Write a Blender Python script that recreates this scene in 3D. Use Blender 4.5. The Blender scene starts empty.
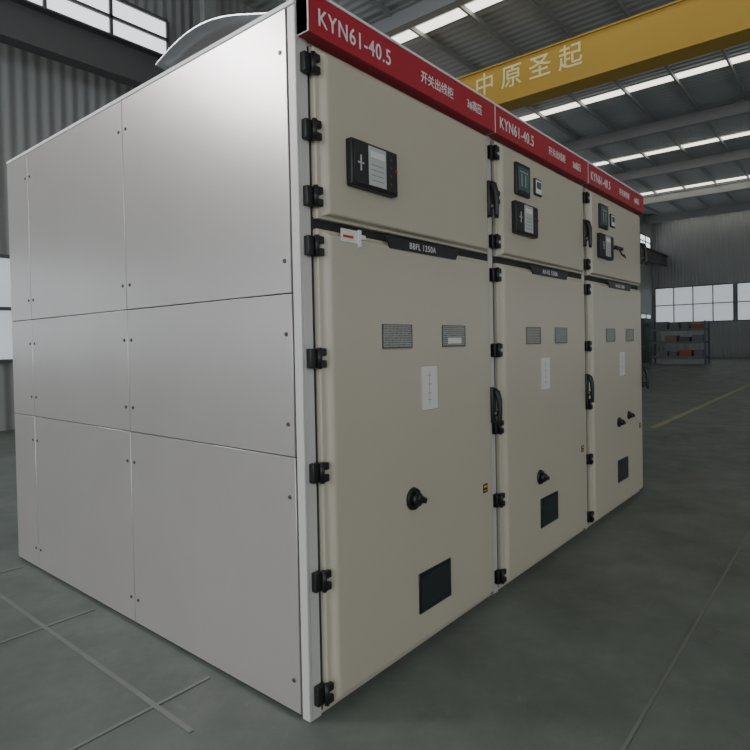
import bpy, bmesh, math, random
from mathutils import Vector, Matrix, Euler
random.seed(3)
WL=1.394      # local design width
W=1.343       # installed pitch
# ---------------- materials
def new_mat(name,col,rough=.5,metal=0,noise=0,nscale=5,bump=0,bscale=60,emit=0,spec=.5,coat=0):
    m=bpy.data.materials.new(name); m.use_nodes=True; nt=m.node_tree; b=nt.nodes['Principled BSDF']
    b.inputs['Base Color'].default_value=(*col,1); b.inputs['Roughness'].default_value=rough
    b.inputs['Metallic'].default_value=metal; b.inputs['Specular IOR Level'].default_value=spec
    b.inputs['Coat Weight'].default_value=coat
    tc=nt.nodes.new('ShaderNodeTexCoord')
    if noise:
        n=nt.nodes.new('ShaderNodeTexNoise'); n.inputs['Scale'].default_value=nscale; n.inputs['Detail'].default_value=6
        nt.links.new(tc.outputs['Object'],n.inputs['Vector'])
        mx=nt.nodes.new('ShaderNodeMix'); mx.data_type='RGBA'
        mx.inputs['A'].default_value=(*[c*(1-noise) for c in col],1); mx.inputs['B'].default_value=(*[min(1,c*(1+noise)) for c in col],1)
        nt.links.new(n.outputs['Fac'],mx.inputs['Factor']); nt.links.new(mx.outputs['Result'],b.inputs['Base Color'])
    if bump:
        n=nt.nodes.new('ShaderNodeTexNoise'); n.inputs['Scale'].default_value=bscale; n.inputs['Detail'].default_value=3
        nt.links.new(tc.outputs['Object'],n.inputs['Vector'])
        bp=nt.nodes.new('ShaderNodeBump'); bp.inputs['Strength'].default_value=bump; bp.inputs['Distance'].default_value=.01
        nt.links.new(n.outputs['Fac'],bp.inputs['Height']); nt.links.new(bp.outputs['Normal'],b.inputs['Normal'])
    if emit:
        b.inputs['Emission Color'].default_value=(*col,1); b.inputs['Emission Strength'].default_value=emit
    return m
M={}
M['door']=new_mat('beige_powder_coat',(.53,.488,.395),.34,0,.03,2,.03,90)
M['body']=new_mat('frame_paint',(.52,.49,.42),.4,0,.03,3)
M['side']=new_mat('zinc_side_panel',(.60,.565,.55),.30,.62,.05,2.5,.02,70)
M['post']=new_mat('light_post_paint',(.60,.59,.57),.4,.1,.03,3)
M['gap']=new_mat('dark_seam',(.03,.03,.03),.8)
M['black']=new_mat('black_plastic',(.012,.012,.013),.38)
M['blackm']=new_mat('matte_black',(.02,.02,.022),.6)
M['screw']=new_mat('screw_steel',(.12,.115,.11),.4,.7)
M['red']=new_mat('red_sign',(.42,.012,.035),.42,0,.04,3)
M['white']=new_mat('white_paint',(.8,.8,.78),.45)
M['paper']=new_mat('paper',(.75,.74,.70),.8)
M['ink']=new_mat('grey_ink',(.25,.25,.25),.8)
M['redink']=new_mat('red_ink',(.6,.03,.03),.7)
M['lcd']=new_mat('lcd_glass',(.55,.57,.56),.12)
M['lcdg']=new_mat('dark_screen_glass',(.10,.16,.15),.08)
M['glass']=new_mat('dark_glass',(.025,.032,.038),.1)
M['yel']=new_mat('yellow_label',(.7,.5,.05),.6)
M['line']=new_mat('worn_line_paint',(.30,.31,.16),.6,0,.3,8)
M['crane']=new_mat('crane_yellow',(.60,.38,.06),.5,0,.08,.6)
M['cranetx']=new_mat('crane_lettering',(.98,.90,.45),.5)
M['steel']=new_mat('grey_steel',(.13,.135,.14),.55,.2,.12,1)
M['lsteel']=new_mat('light_steel',(.36,.37,.37),.5,.2,.1,1)
M['rail']=new_mat('floor_rail_steel',(.20,.215,.20),.5,.3,.2,6)
M['sky']=new_mat('skylight_sheet',(1,.97,.84),.6,0,emit=2.6)
M['win']=new_mat('frosted_window',(.92,.97,1),.4,0,emit=1.5)
M['wine']=new_mat('dusty_window',(.75,.82,.88),.4,0,.2,.8,emit=.5)
M['sheet']=new_mat('thin_sheet_metal',(.45,.46,.50),.3,.6,.08,2)
M['orange']=new_mat('orange_paint',(.3,.09,.03),.6,0,.1,3)
M['blue']=new_mat('rack_grey_blue',(.06,.08,.11),.5,0,.1,3)
M['crate']=new_mat('crate_wood',(.2,.15,.09),.7,0,.25,5)
M['machine']=new_mat('machine_green',(.05,.075,.065),.5,0,.15,4)
def meshwin():
    m=new_mat('perforated_mesh',(.3,.3,.28),.35,.3); nt=m.node_tree; b=nt.nodes['Principled BSDF']
    tc=nt.nodes.new('ShaderNodeTexCoord'); v=nt.nodes.new('ShaderNodeTexVoronoi'); v.inputs['Scale'].default_value=105; v.inputs['Randomness'].default_value=.1
    nt.links.new(tc.outputs['Object'],v.inputs['Vector'])
    r=nt.nodes.new('ShaderNodeValToRGB'); r.color_ramp.elements[0].position=.34; r.color_ramp.elements[0].color=(.03,.03,.03,1)
    r.color_ramp.elements[1].position=.50; r.color_ramp.elements[1].color=(.36,.36,.33,1)
    nt.links.new(v.outputs['Distance'],r.inputs['Fac']); nt.links.new(r.outputs['Color'],b.inputs['Base Color']); return m
M['mesh']=meshwin()
def corr(name,col,scale,axis,strength=.6,rough=.5):
    m=new_mat(name,col,rough); nt=m.node_tree; b=nt.nodes['Principled BSDF']
    tc=nt.nodes.new('ShaderNodeTexCoord'); w=nt.nodes.new('ShaderNodeTexWave'); w.bands_direction=axis; w.inputs['Scale'].default_value=scale
    nt.links.new(tc.outputs['Object'],w.inputs['Vector'])
    bp=nt.nodes.new('ShaderNodeBump'); bp.inputs['Strength'].default_value=strength; bp.inputs['Distance'].default_value=.05
    nt.links.new(w.outputs['Fac'],bp.inputs['Height']); nt.links.new(bp.outputs['Normal'],b.inputs['Normal'])
    n=nt.nodes.new('ShaderNodeTexNoise'); n.inputs['Scale'].default_value=.6
    nt.links.new(tc.outputs['Object'],n.inputs['Vector'])
    mx=nt.nodes.new('ShaderNodeMix'); mx.data_type='RGBA'; mx.inputs['A'].default_value=(*[c*.85 for c in col],1); mx.inputs['B'].default_value=(*[c*1.12 for c in col],1)
    nt.links.new(n.outputs['Fac'],mx.inputs['Factor']); nt.links.new(mx.outputs['Result'],b.inputs['Base Color'])
    return m
M['roof']=corr('corrugated_roof',(.50,.52,.53),1.2,'X')
M['wall']=corr('corrugated_wall',(.36,.37,.37),1.5,'X')
M['wallx']=corr('corrugated_wall_end',(.36,.37,.37),1.5,'Y')
def floormat():
    m=new_mat('painted_concrete',(.1,.12,.11),.42); nt=m.node_tree; b=nt.nodes['Principled BSDF']
    tc=nt.nodes.new('ShaderNodeTexCoord')
    n=nt.nodes.new('ShaderNodeTexNoise'); n.inputs['Scale'].default_value=1.3; n.inputs['Detail'].default_value=10; n.inputs['Roughness'].default_value=.7
    nt.links.new(tc.outputs['Object'],n.inputs['Vector'])
    r=nt.nodes.new('ShaderNodeValToRGB'); r.color_ramp.elements[0].position=.32; r.color_ramp.elements[0].color=(.080,.095,.086,1)
    r.color_ramp.elements[1].position=.70; r.color_ramp.elements[1].color=(.17,.195,.175,1)
    nt.links.new(n.outputs['Fac'],r.inputs['Fac'])
    # worn scuffs
    n3=nt.nodes.new('ShaderNodeTexNoise'); n3.inputs['Scale'].default_value=7; n3.inputs['Detail'].default_value=12; n3.inputs['Roughness'].default_value=.8; n3.inputs['Distortion'].default_value=.6
    nt.links.new(tc.outputs['Object'],n3.inputs['Vector'])
    r3=nt.nodes.new('ShaderNodeValToRGB'); r3.color_ramp.elements[0].position=.56; r3.color_ramp.elements[0].color=(0,0,0,1); r3.color_ramp.elements[1].position=.72; r3.color_ramp.elements[1].color=(.55,.55,.55,1)
    nt.links.new(n3.outputs['Fac'],r3.inputs['Fac'])
    mx=nt.nodes.new('ShaderNodeMix'); mx.data_type='RGBA'; mx.inputs['B'].default_value=(.22,.23,.21,1)
    nt.links.new(r3.outputs['Color'],mx.inputs['Factor']); nt.links.new(r.outputs['Color'],mx.inputs['A']); nt.links.new(mx.outputs['Result'],b.inputs['Base Color'])
    n2=nt.nodes.new('ShaderNodeTexNoise'); n2.inputs['Scale'].default_value=4; n2.inputs['Detail'].default_value=6
    nt.links.new(tc.outputs['Object'],n2.inputs['Vector'])
    mr=nt.nodes.new('ShaderNodeMapRange'); mr.inputs['To Min'].default_value=.36; mr.inputs['To Max'].default_value=.65
    nt.links.new(n2.outputs['Fac'],mr.inputs['Value']); nt.links.new(mr.outputs['Result'],b.inputs['Roughness'])
    return m
M['floor']=floormat()
# ---------------- builder
class B:
    def __init__(s): s.bm=bmesh.new(); s.mats=[]
    def mi(s,k):
        if k not in s.mats: s.mats.append(k)
        return s.mats.index(k)
    def box(s,x0,x1,y0,y1,z0,z1,k,bev=0,seg=2,rot=None):
        g=bmesh.ops.create_cube(s.bm,size=1)['verts']
        c=Vector(((x0+x1)/2,(y0+y1)/2,(z0+z1)/2))
        mat=Matrix.Translation(c)@(rot.to_matrix().to_4x4() if rot else Matrix.Identity(4))@Matrix.Diagonal((x1-x0,y1-y0,z1-z0,1))
        bmesh.ops.transform(s.bm,matrix=mat,verts=g)
        fs=set(f for v in g for f in v.link_faces)
        for fc in fs: fc.material_index=s.mi(k)
        if bev:
            es=list(set(e for v in g for e in v.link_edges))
            r=bmesh.ops.bevel(s.bm,geom=es,offset=bev,segments=seg,affect='EDGES',profile=.5)
            for fc in r['faces']: fc.material_index=s.mi(k); fc.smooth=True
    def cyl(s,c,axis,r,h,k,seg=24,r2=None):
        g=bmesh.ops.create_cone(s.bm,cap_ends=True,segments=seg,radius1=r,radius2=r if r2 is None else r2,depth=h)['verts']
        q=Vector((0,0,1)).rotation_difference(Vector(axis))
        bmesh.ops.transform(s.bm,matrix=Matrix.Translation(c)@q.to_matrix().to_4x4(),verts=g)
        for fc in set(f for v in g for f in v.link_faces):
            fc.material_index=s.mi(k)
            if len(fc.verts)==4: fc.smooth=True
    def prism(s,pts,y0,y1,k):
        a=[s.bm.verts.new((x,y0,z)) for x,z in pts]; b=[s.bm.verts.new((x,y1,z)) for x,z in pts]
        n=len(pts); fs=[s.bm.faces.new(a),s.bm.faces.new(b[::-1])]
        for i in range(n): fs.append(s.bm.faces.new((a[i],b[i],b[(i+1)%n],a[(i+1)%n])))
        for fc in fs: fc.material_index=s.mi(k)
    def doorslab(s,x0,x1,z0,z1,k):
        prof=[(0,-.002),(0,-.022),(.004,-.027),(.022,-.029),(.030,-.033),(.038,-.042),(.046,-.047),(.056,-.049)]
        rings=[]
        for ins,y in prof:
            iz=ins*.45
            rings.append([s.bm.verts.new(c) for c in ((x0+ins,y,z0+iz),(x1-ins,y,z0+iz),(x1-ins,y,z1-iz),(x0+ins,y,z1-iz))])
        for a,b in zip(rings,rings[1:]):
            for i in range(4):
                fc=s.bm.faces.new((a[i],a[(i+1)%4],b[(i+1)%4],b[i])); fc.material_index=s.mi(k)
        fc=s.bm.faces.new(rings[-1]); fc.material_index=s.mi(k)
        fc=s.bm.faces.new(rings[0][::-1]); fc.material_index=s.mi(k)
    def tube(s,pts,rad,k,seg=10):
        prev=None
        for i,pt in enumerate(pts):
            pt=Vector(pt); t=(Vector(pts[min(i+1,len(pts)-1)])-Vector(pts[max(i-1,0)])).normalized()
            a=t.cross(Vector((1,0,.01))).normalized(); b=t.cross(a)
            r=rad[i] if isinstance(rad,list) else rad
            ring=[s.bm.verts.new(pt+(a*math.cos(j*2*math.pi/seg)+b*math.sin(j*2*math.pi/seg))*r) for j in range(seg)]
            if prev:
                for j in range(seg):
                    fc=s.bm.faces.new((prev[j],prev[(j+1)%seg],ring[(j+1)%seg],ring[j])); fc.material_index=s.mi(k); fc.smooth=True
            else:
                fc=s.bm.faces.new(ring[::-1]); fc.material_index=s.mi(k)
            prev=ring
        fc=s.bm.faces.new(prev); fc.material_index=s.mi(k)
    def done(s,name,parent=None,loc=(0,0,0)):
        bmesh.ops.recalc_face_normals(s.bm,faces=s.bm.faces)
        me=bpy.data.meshes.new(name); s.bm.to_mesh(me); s.bm.free()
        for k in s.mats: me.materials.append(M[k])
        o=bpy.data.objects.new(name,me); bpy.context.collection.objects.link(o); o.location=loc
        if parent: o.parent=parent
        return o
def empty(name,loc=(0,0,0)):
    e=bpy.data.objects.new(name,None); e.location=loc; e.empty_display_size=.2; bpy.context.collection.objects.link(e); return e
def text(name,body,size,loc,rot,k,parent,spacing=1,sx=1,bold=0):
    cu=bpy.data.curves.new(name,'FONT'); cu.body=body; cu.size=size; cu.space_character=spacing; cu.extrude=.0008; cu.offset=bold
    t=bpy.data.objects.new(name,cu); bpy.context.collection.objects.link(t)
    bpy.context.view_layer.update()
    me=bpy.data.meshes.new_from_object(t.evaluated_get(bpy.context.evaluated_depsgraph_get()))
    bpy.data.objects.remove(t); me.materials.clear(); me.materials.append(M[k])
    for pl in me.polygons: pl.material_index=0
    o=bpy.data.objects.new(name,me); bpy.context.collection.objects.link(o)
    o.location=loc; o.rotation_euler=rot; o.scale=(sx,1,1); o.parent=parent; return o
FR=(math.pi/2,0,0)
Y0=-.049
# ---------------- cabinets
def cabinet(i,cfg):
    e=empty('switchgear_cabinet',(i*W,0,0)); e.scale=(W/WL,1,1); D=2.8; w=WL
    b=B()
    b.box(0.003,w-.003,0.0,D,0,2.6,'body',.003,1)
    b.box(.055,w-.03,-.004,0.001,1.80,1.85,'gap'); b.box(w-.022,w-.004,-.003,.001,.01,2.47,'gap')
    b.box(0.004,.05,-.006,.001,0.0,2.5,'post',.002,1)
    b.box(.05,.058,-.005,.001,.02,2.47,'gap')
    b.done('frame_body',e)
    if i==0:
        b=B()
        b.box(-.010,.004,-.006,.036,0,2.6,'post',.003,1)
        b.box(-.002,.004,.036,D,0,2.6,'gap')
        ys=[.040,1.257,2.46,2.8]; zs=[.012,.967,1.57,2.60]
        for a in range(3):
            for c in range(3):
                b.box(-.012,.0,ys[a]+.002,ys[a+1]-.002,zs[c]+.002,zs[c+1]-.002,'side',.0015,1)
                for yy in (ys[a]+.035,ys[a+1]-.035):
                    for zz in (zs[c]+.12,zs[c+1]-.15):
                        if a==2 and yy>2.6: continue
                        b.cyl((-.0135,yy,zz),(-1,0,0),.009,.005,'screw',16,.007)
                        b.box(-.0168,-.0155,yy-.005,yy+.005,zz-.001,zz+.001,'gap')
        b.box(-.014,.02,-.006,D,2.60,2.62,'white',.003,1)
        b.done('side_panels',e)
    b=B(); b.doorslab(.062,w-.028,1.843,2.468,'door'); b.done('instrument_compartment_door',e)
    b=B(); b.doorslab(.062,w-.028,.035,1.806,'door'); b.done('main_door',e)
    b=B()
    for z in (2.40,2.16,1.92,1.74,1.33,.91,.51,.09):
        b.box(.012,.050,-.030,-.004,z-.036,z+.036,'black',.004)
        b.box(.046,.080,-.046,-.026,z-.036,z-.008,'black',.004)
        b.box(.046,.080,-.046,-.026,z+.008,z+.036,'black',.004)
        b.cyl((.05,-.036,z),(0,0,1),.010,.078,'black',14)
    b.done('hinges',e)
    b=B(); b.box(0,w,-.062,.03,2.488,2.634,'red',.002,1)
    b.box(0,w,-.064,.05,2.634,2.645,'white',.001,1)
    b.box(0,.004,-.064,.03,2.488,2.64,'white')
    b.done('nameplate_header',e)
    text('header_model_text','KYN61-40.5',.088,(.05,-.0635,2.527),FR,'white',e,1.12,.88,.0006)
    text('header_title_text',cfg['t1'],.055,(.70,-.0635,2.54),FR,'white',e,1.0,1,.0004)
    text('header_unit_text',cfg['t2'],.055,(1.10,-.0635,2.54),FR,'white',e,1.0,.9,.0004)
    b=B(); b.prism([(.42,1.826),(1.03,1.826),(1.00,1.80),(.985,1.775),(.465,1.775),(.45,1.80)],Y0-.006,Y0+.0,'black'); b.done('door_label_plate',e)
    text('door_label_text','BBFL 1250A' if i==0 else 'AH-0%d 1250A'%(i+1),.038,(.60,Y0-.0065,1.787),FR,'white',e,1.1)
    b=B()
    for a,c in cfg['win']:
        z0,z1=1.358,1.458
        b.box(a-.006,c+.006,Y0-.003,Y0+.004,z0-.006,z1+.006,'door',.002,1)
        b.box(a,c,Y0-.005,Y0-.003,z0,z1,'mesh')
        b.box(a,c,Y0-.0062,Y0-.004,z0,z0+.003,'blackm'); b.box(a,c,Y0-.0062,Y0-.004,z1-.003,z1,'blackm')
        b.box(a,a+.004,Y0-.0062,Y0-.004,z0,z1,'blackm'); b.box(c-.004,c,Y0-.0062,Y0-.004,z0,z1,'blackm')
    if i==0:
        a=cfg['win'][1][0]; b.box(a+.05,a+.17,Y0-.0065,Y0-.0055,1.372,1.40,'paper')
    b.done('viewing_windows',e)
    b=B(); px=cfg['paper']; b.box(px,px+.135,Y0-.002,Y0+.001,1.075,1.275,'paper')
    b.box(px+.064,px+.066,Y0-.0026,Y0-.002,1.10,1.25,'ink')
    for zz in (1.23,1.19,1.15,1.12): b.box(px+.05,px+.08,Y0-.0026,Y0-.002,zz,zz+.002,'ink')
    for s0,s1,t0,t1 in ((0,.135,0,.002),(0,.135,.198,.2),(0,.002,0,.2),(.133,.135,0,.2)): b.box(px+s0,px+s1,Y0-.0026,Y0-.002,1.075+t0,1.075+t1,'ink')
    b.done('wiring_diagram_sheet',e)
    b=B()
    for kx,kz,kr in cfg['knobs']:
        b.cyl((kx,Y0-.006,kz),(0,-1,0),kr,.014,'black',32,kr*.92)
        b.cyl((kx,Y0-.022,kz),(0,-1,0),kr*.66,.03,'black',24,kr*.55)
        b.box(kx-kr*.3,kx+kr*1.0,Y0-.046,Y0-.022,kz-kr*.26,kz+kr*.26,'black',kr*.12,2,Euler((0,math.radians(25),0)))
    b.done('rotary_switch',e)
    b=B(); z0=cfg['vz']; x0=cfg['vx']
    b.box(x0,x0+.262,Y0-.006,Y0+.002,z0,z0+.18,'black',.003,1); b.box(x0+.012,x0+.25,Y0-.0075,Y0-.005,z0+.012,z0+.168,'glass')
    b.done('inspection_glass',e)
    b=B(); b.box(1.222,1.264,Y0-.003,Y0,.595,.64,'black'); b.box(1.228,1.258,Y0-.0036,Y0-.003,.622,.632,'yel'); b.box(1.228,1.258,Y0-.0036,Y0-.003,.604,.609,'yel'); b.done('warning_sticker',e)
    for nm,zc in (('upper_door_handle',2.13),('main_door_handle',1.04)):
        b=B(); hx=w-.052; L=.095
        b.box(hx-.020,hx+.020,Y0-.012,Y0+.03,zc-L,zc+L,'black',.008)
        b.tube([(hx,Y0-.010,zc+L*.85),(hx,Y0-.026,zc+L*.72),(hx,Y0-.040,zc+L*.3),(hx,Y0-.042,zc-L*.3),(hx,Y0-.040,zc-L*.85),(hx,Y0-.042,zc-L*1.12)],[.015,.018,.015,.013,.013,.010],'black')
        b.cyl((hx,Y0-.015,zc-L*.45),(0,-1,0),.014,.03,'screw',16)
        b.done(nm,e)
    def relay(x0,x1,z0,z1):
        b=B(); b.box(x0,x1,Y0-.03,Y0+.01,z0,z1,'black',.006)
        b.box(x0+.01,x1-.01,Y0-.034,Y0-.028,z0+.01,z1-.01,'blackm',.002,1)
        b.box(x0+.095,x0+.205,Y0-.0365,Y0-.033,z0+.015,z1-.012,'lcd',.001,1)
        b.box(x0+.105,x0+.195,Y0-.0372,Y0-.0362,z1-.055,z1-.03,'paper')
        for j in range(4): b.box(x0+.11,x0+.185,Y0-.0372,Y0-.0362,z0+.035+j*.02,z0+.038+j*.02,'ink')
        for j in range(4): b.cyl((x0+.235,Y0-.036,z0+.04+j*.033),(0,-1,0),.006,.006,'screw',12)
        b.box(x0+.045,x0+.051,Y0-.037,Y0-.034,z0+.06,z0+.12,'lcd'); b.box(x0+.03,x0+.066,Y0-.037,Y0-.034,z0+.087,z0+.093,'lcd')
        b.cyl((x1-.018,Y0-.036,z0+.10),(0,-1,0),.006,.006,'redink',12)
        b.done('protection_relay',e)
    relay(.205,.495,1.985,2.165)
    if i>0:
        b=B(); b.box(.24,.42,Y0-.018,Y0+.01,2.21,2.39,'black',.005); b.box(.262,.398,Y0-.020,Y0-.016,2.235,2.37,'lcdg',.001,1)
        b.box(.28,.38,Y0-.0207,Y0-.0197,2.34,2.344,'lcd'); b.box(.30,.306,Y0-.0207,Y0-.0197,2.26,2.33,'lcd'); b.box(.35,.356,Y0-.0207,Y0-.0197,2.26,2.33,'lcd')
        b.done('status_display',e)
        b=B(); b.box(.50,.60,Y0-.012,Y0+.01,2.25,2.35,'black',.004); b.box(.51,.59,Y0-.0135,Y0-.011,2.26,2.34,'paper'); b.box(.52,.58,Y0-.014,Y0-.013,2.29,2.33,'lcdg')
        b.done('humidity_meter',e)
    if i==2:
        b=B()
        for j in range(3): b.cyl((.60+j*.07,Y0-.012,2.10),(0,-1,0),.017,.03,'black',16,.013)
        b.tube([(.62,Y0-.03,2.09),(.66,Y0-.045,2.04),(.74,Y0-.045,2.03),(.78,Y0-.02,2.06)],.006,'black')
        b.done('control_buttons',e)
    if i==0:
        b=B(); b.box(.165,.265,Y0-.003,Y0,1.768,1.818,'paper'); b.box(.175,.235,Y0-.0036,Y0-.003,1.785,1.795,'redink')
        b.box(.262,.275,Y0-.010,Y0,1.755,1.822,'white'); b.box(.275,.31,Y0-.002,Y0,1.79,1.806,'paper')
        b.done('inspection_tag',e)
cabinet(0,dict(t1='开关出线柜',t2='3#高压',win=[(.40,.61),(.85,1.06)],paper=.677,knobs=[(.60,.70,.05)],vx=.63,vz=.178))
cabinet(1,dict(t1='开关出线柜',t2='2#高压',win=[(.36,.56),(.78,.98)],paper=.57,knobs=[(.53,.55,.045)],vx=.53,vz=.235))
cabinet(2,dict(t1='开关进线柜',t2='1#高压',win=[(.37,.58),(.86,1.07)],paper=.70,knobs=[(.66,.71,.04),(.92,.74,.035)],vx=.62,vz=.225))
# bent sheet on the cabinet roof
b=B(); prev=None
for j in range(17):
    t=j/16; y=.12+t*.85; z=2.622+.125*math.sin(t*math.pi*.8)**1.2
    ring=[b.bm.verts.new((x,y+dx,z+dz)) for x,dx,dz in ((.01,0,0),(.6,.10,.03*math.sin(t*3.14)),(.6,.10,.03*math.sin(t*3.14)+.006),(.01,0,.006))]
    if prev:
        for q in range(4):
            fc=b.bm.faces.new((prev[q],prev[(q+1)%4],ring[(q+1)%4],ring[q])); fc.material_index=b.mi('sheet'); fc.smooth=(q%2==0)
    else: b.bm.faces.new(ring[::-1])
    prev=ring
b.bm.faces.new(prev); b.done('bent_sheet_metal')
# ---------------- hall
XA,XB,YA,YB,ZR=-14,42,-13,10,9.6
b=B(); b.box(XA-6,XB,YA,YB,-.1,0,'floor'); b.done('floor')
b=B()
for y in (-.95,-3.2): b.box(-1.0,XB-1,y-.006,y+.006,-.02,.004,'rail')
for y in (.55,1.6,2.6): b.box(-5,-.06,y-.008,y+.008,-.02,.004,'rail')
for x in (-.30,-2.4): b.box(x-.010,x+.010,.3,YB-1,-.02,.0045,'rail')
b.done('floor_rails')
b=B(); b.box(8,XB-1,.9,1.0,-.005,.003,'line'); b.box(8,XB-1,5.4,5.5,-.005,.003,'line'); b.done('floor_marking_line')
b=B(); b.box(XA,XB,YA,YB,ZR,ZR+.12,'roof'); b.done('ceiling')
b=B()
x=-11.5
while x<XB:
    b.box(x,x+.36,YA+1.5,YB-1.2,ZR-.03,ZR-.005,'sky'); x+=7.5
b.done('skylight_panels')
e=empty('roof_structure')
b=B()
x=XA
while x<XB:
    b.box(x-.12,x+.12,YA+.1,YB-.1,ZR-.55,ZR-.53,'lsteel'); b.box(x-.01,x+.01,YA+.1,YB-.1,ZR-.53,ZR-.1,'lsteel'); b.box(x-.12,x+.12,YA+.1,YB-.1,ZR-.12,ZR-.10,'lsteel'); x+=6
b.done('rafters',e)
b=B(); y=YA+1
while y<YB:
    b.box(XA,XB,y-.03,y+.03,ZR-.15,ZR-.03,'lsteel'); y+=1.5
b.done('purlins',e)
b=B(); b.box(XA,XB,YB,YB+.15,0,ZR,'wall'); b.done('wall_north')
b=B(); b.box(XA,XB,YA-.15,YA,0,ZR,'wall'); b.done('wall_south')
b=B(); b.box(XB,XB+.15,YA,YB,0,ZR,'wallx'); b.done('wall_east')
def window(n,x0,x1,y0,y1,z0,z1,axis,k='win'):
    b=B()
    if axis=='y':
        b.box(x0,x1,y0,y1,z0,z1,k); s=.05; c=x0
        while c<=x1+.01: b.box(c-.03,c+.03,y0-s,y1+s,z0,z1,'steel'); c+=1.2
        for z in (z0,(z0+z1)/2,z1): b.box(x0,x1,y0-s,y1+s,z-.03,z+.03,'steel')
    else:
        b.box(x0,x1,y0,y1,z0,z1,k); s=.05; c=y0
        while c<=y1+.01: b.box(x0-s,x1+s,c-.03,c+.03,z0,z1,'steel'); c+=1.2
        for z in (z0,(z0+z1)/2,z1): b.box(x0-s,x1+s,y0,y1,z-.03,z+.03,'steel')
    b.done('window_%d'%n)
n=1
for x in range(-12,40,6):
    window(n,x+.6,x+5.4,YB-.04,YB-.01,7.5,8.3,'y'); n+=1
    window(n,x+.6,x+5.4,YB-.04,YB-.01,1.2,3.0,'y','wine'); n+=1
    window(n,x+.6,x+5.4,YA+.01,YA+.04,1.2,3.8,'y'); n+=1
for y in (-11,-5.5,0,5): 
    window(n,XB-.04,XB-.01,y,y+4.8,2.4,4.8,'x','wine'); n+=1
for x in range(-12,42,6):
    b=B()
    for yc in (YB-.55,YA+.55):
        b.box(x-.15,x+.15,yc-.2,yc-.18,0,ZR,'lsteel'); b.box(x-.15,x+.15,yc+.18,yc+.2,0,ZR,'lsteel'); b.box(x-.01,x+.01,yc-.18,yc+.18,0,ZR,'lsteel')
    b.done('steel_column')
ec=empty('overhead_crane',(12,0,0))
for yc in (YB-.95,YA+.95):
    b=B(); x0,x1=XA-12,XB-12
    b.box(x0,x1,yc-.18,yc+.18,6.97,7.0,'steel'); b.box(x0,x1,yc-.01,yc+.01,6.35,6.97,'steel'); b.box(x0,x1,yc-.15,yc+.15,6.32,6.35,'steel')
    b.box(x0,x1,yc-.03,yc+.03,7.0,7.08,'rail')
    for x in range(-24,30,6):
        s=1 if yc>0 else -1
        b.box(x-.1,x+.1,min(yc-.2*s,yc+.3*s),max(yc-.2*s,yc+.3*s),6.1,6.32,'steel')
    b.done('runway_rail',ec)
b=B()
b.box(0,.5,YA+.95,YB-.95,7.42,8.38,'crane',.01,1)
b.box(-.05,.55,YA+.95,YB-.95,8.38,8.41,'crane'); b.box(-.05,.55,YA+.95,YB-.95,7.39,7.42,'crane')
b.done('girder',ec)
b=B()
for yc in (YB-.95,YA+.95):
    b.box(-1.3,1.8,yc-.15,yc+.15,7.2,7.5,'crane',.02,1)
    for gx in (-1.0,1.5): b.cyl((gx,yc,7.25),(0,1,0),.17,.12,'steel')
b.done('end_trucks',ec)
text('girder_lettering','中原圣起',.60,(-.012,6.35,7.80),(math.pi/2,0,-math.pi/2),'cranetx',ec,1.55,1,.006)
# workshop equipment further down the hall
def rack(x,y):
    e=empty('storage_rack',(x,y,0)); b=B()
    for xx in (0,.9):
        for yy in (0,2.6): b.box(xx-.04,xx+.04,yy-.04,yy+.04,0,2.2,'blue')
    for z in (.35,1.1,1.75):
        for xx in (0,.9): b.box(xx-.03,xx+.03,0,2.6,z-.04,z+.05,'steel')
        b.box(0,.9,.03,2.57,z+.05,z+.07,'steel')
    b.done('rack_frame',e); b=B()
    for z in (.42,1.17,1.82):
        yy=.15
        while yy<2.0:
            wd=random.uniform(.35,.6); h=random.uniform(.2,.4); b.box(.12,.78,yy,yy+wd,z,z+h,random.choice(['crate','machine','steel','steel','orange']),.01,1); yy+=wd+.1
    b.done('stored_parts',e)
rack(31,4.6)
def press(x,y):
    e=empty('workshop_press',(x,y,0)); b=B()
    b.box(0,1.3,0,1.6,0,.9,'machine',.04); b.box(.1,1.2,0,.28,.9,2.2,'machine',.03); b.box(.1,1.2,1.32,1.6,.9,2.2,'machine',.03); b.box(0,1.3,0,1.6,2.0,2.5,'machine',.05)
    b.box(.2,1.1,.3,1.3,1.5,2.0,'steel',.02); b.cyl((.65,.8,2.6),(0,0,1),.28,.25,'steel'); b.box(.1,1.2,.28,1.32,.9,1.0,'lsteel',.01); b.box(-.15,.0,1.35,1.6,1.2,1.6,'steel',.02)
    b.done('press_frame',e)
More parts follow.
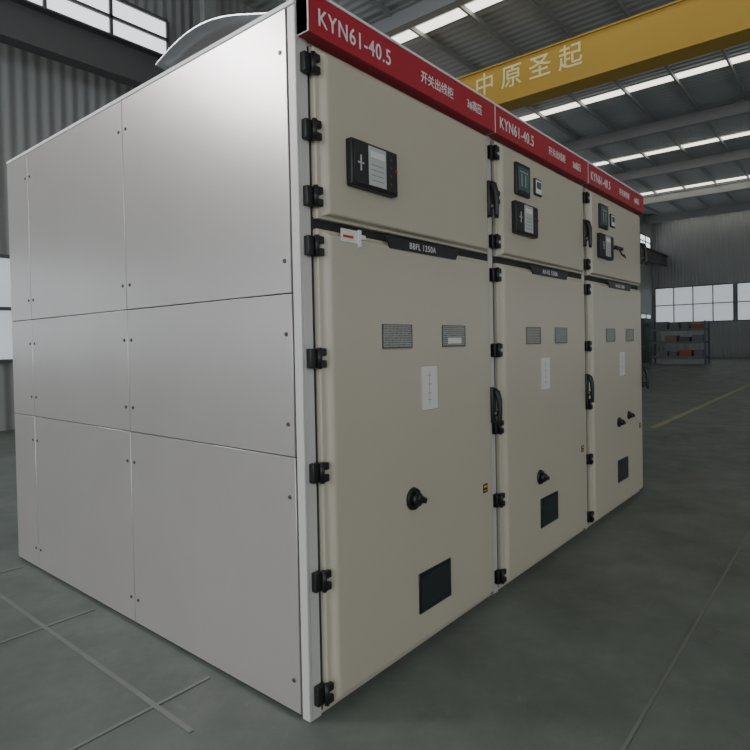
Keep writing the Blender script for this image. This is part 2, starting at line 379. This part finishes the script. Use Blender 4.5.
press(33,8.0); press(35,1.6)
# ---------------- lights
w=bpy.data.worlds.new('World'); bpy.context.scene.world=w; w.use_nodes=True
bg=w.node_tree.nodes['Background']; bg.inputs[0].default_value=(.90,.95,1,1); bg.inputs[1].default_value=2.0
def area(name,loc,rot,sx,sy,p_,col):
    l=bpy.data.lights.new(name,'AREA'); l.shape='RECTANGLE'; l.size=sx; l.size_y=sy; l.energy=p_; l.color=col
    o=bpy.data.objects.new(name,l); o.location=loc; o.rotation_euler=rot; bpy.context.collection.objects.link(o)
area('added_side_fill',(-11,3,5),Euler((math.radians(70),0,math.radians(-90))),10,7,150,(1,.98,.97))  # added unseen fill lamp, lights the side panels from the open hall end
d=Vector((0,.5,2.0))-Vector((-6.8,9.2,7.9))
area('added_sheen_lamp',(-6.8,9.2,7.9),d.to_track_quat('-Z','Y').to_euler(),2.6,1.8,650,(1,.98,.99))  # extra lamp added near the north wall to put a sheen on the side panels
d=Vector((2,0,1.6))-Vector((-1,-12,5))
area('added_front_fill',(-1,-12,5),d.to_track_quat('-Z','Y').to_euler(),12,3,200,(1,.99,.97))  # added unseen lamp on the south side, brightens the cabinet fronts
# camera
yaw,pitch,roll,f=.67566,-.01690,-.01962,585.08
F=Vector((math.cos(yaw)*math.cos(pitch),math.sin(yaw)*math.cos(pitch),math.sin(pitch)))
R0=Vector((math.sin(yaw),-math.cos(yaw),0)); U0=R0.cross(F)
R=R0*math.cos(roll)+U0*math.sin(roll); U=-R0*math.sin(roll)+U0*math.cos(roll)
cd=bpy.data.cameras.new('camera'); co=bpy.data.objects.new('camera',cd); bpy.context.collection.objects.link(co)
cd.sensor_width=36; cd.lens=f*36/750; cd.shift_x=-20.38/750; cd.shift_y=-22.22/750; cd.clip_start=.05
C=(-1.44485,-1.58754,1.38047)
co.matrix_world=Matrix(((R[0],U[0],-F[0],C[0]),(R[1],U[1],-F[1],C[1]),(R[2],U[2],-F[2],C[2]),(0,0,0,1)))
bpy.context.scene.camera=co
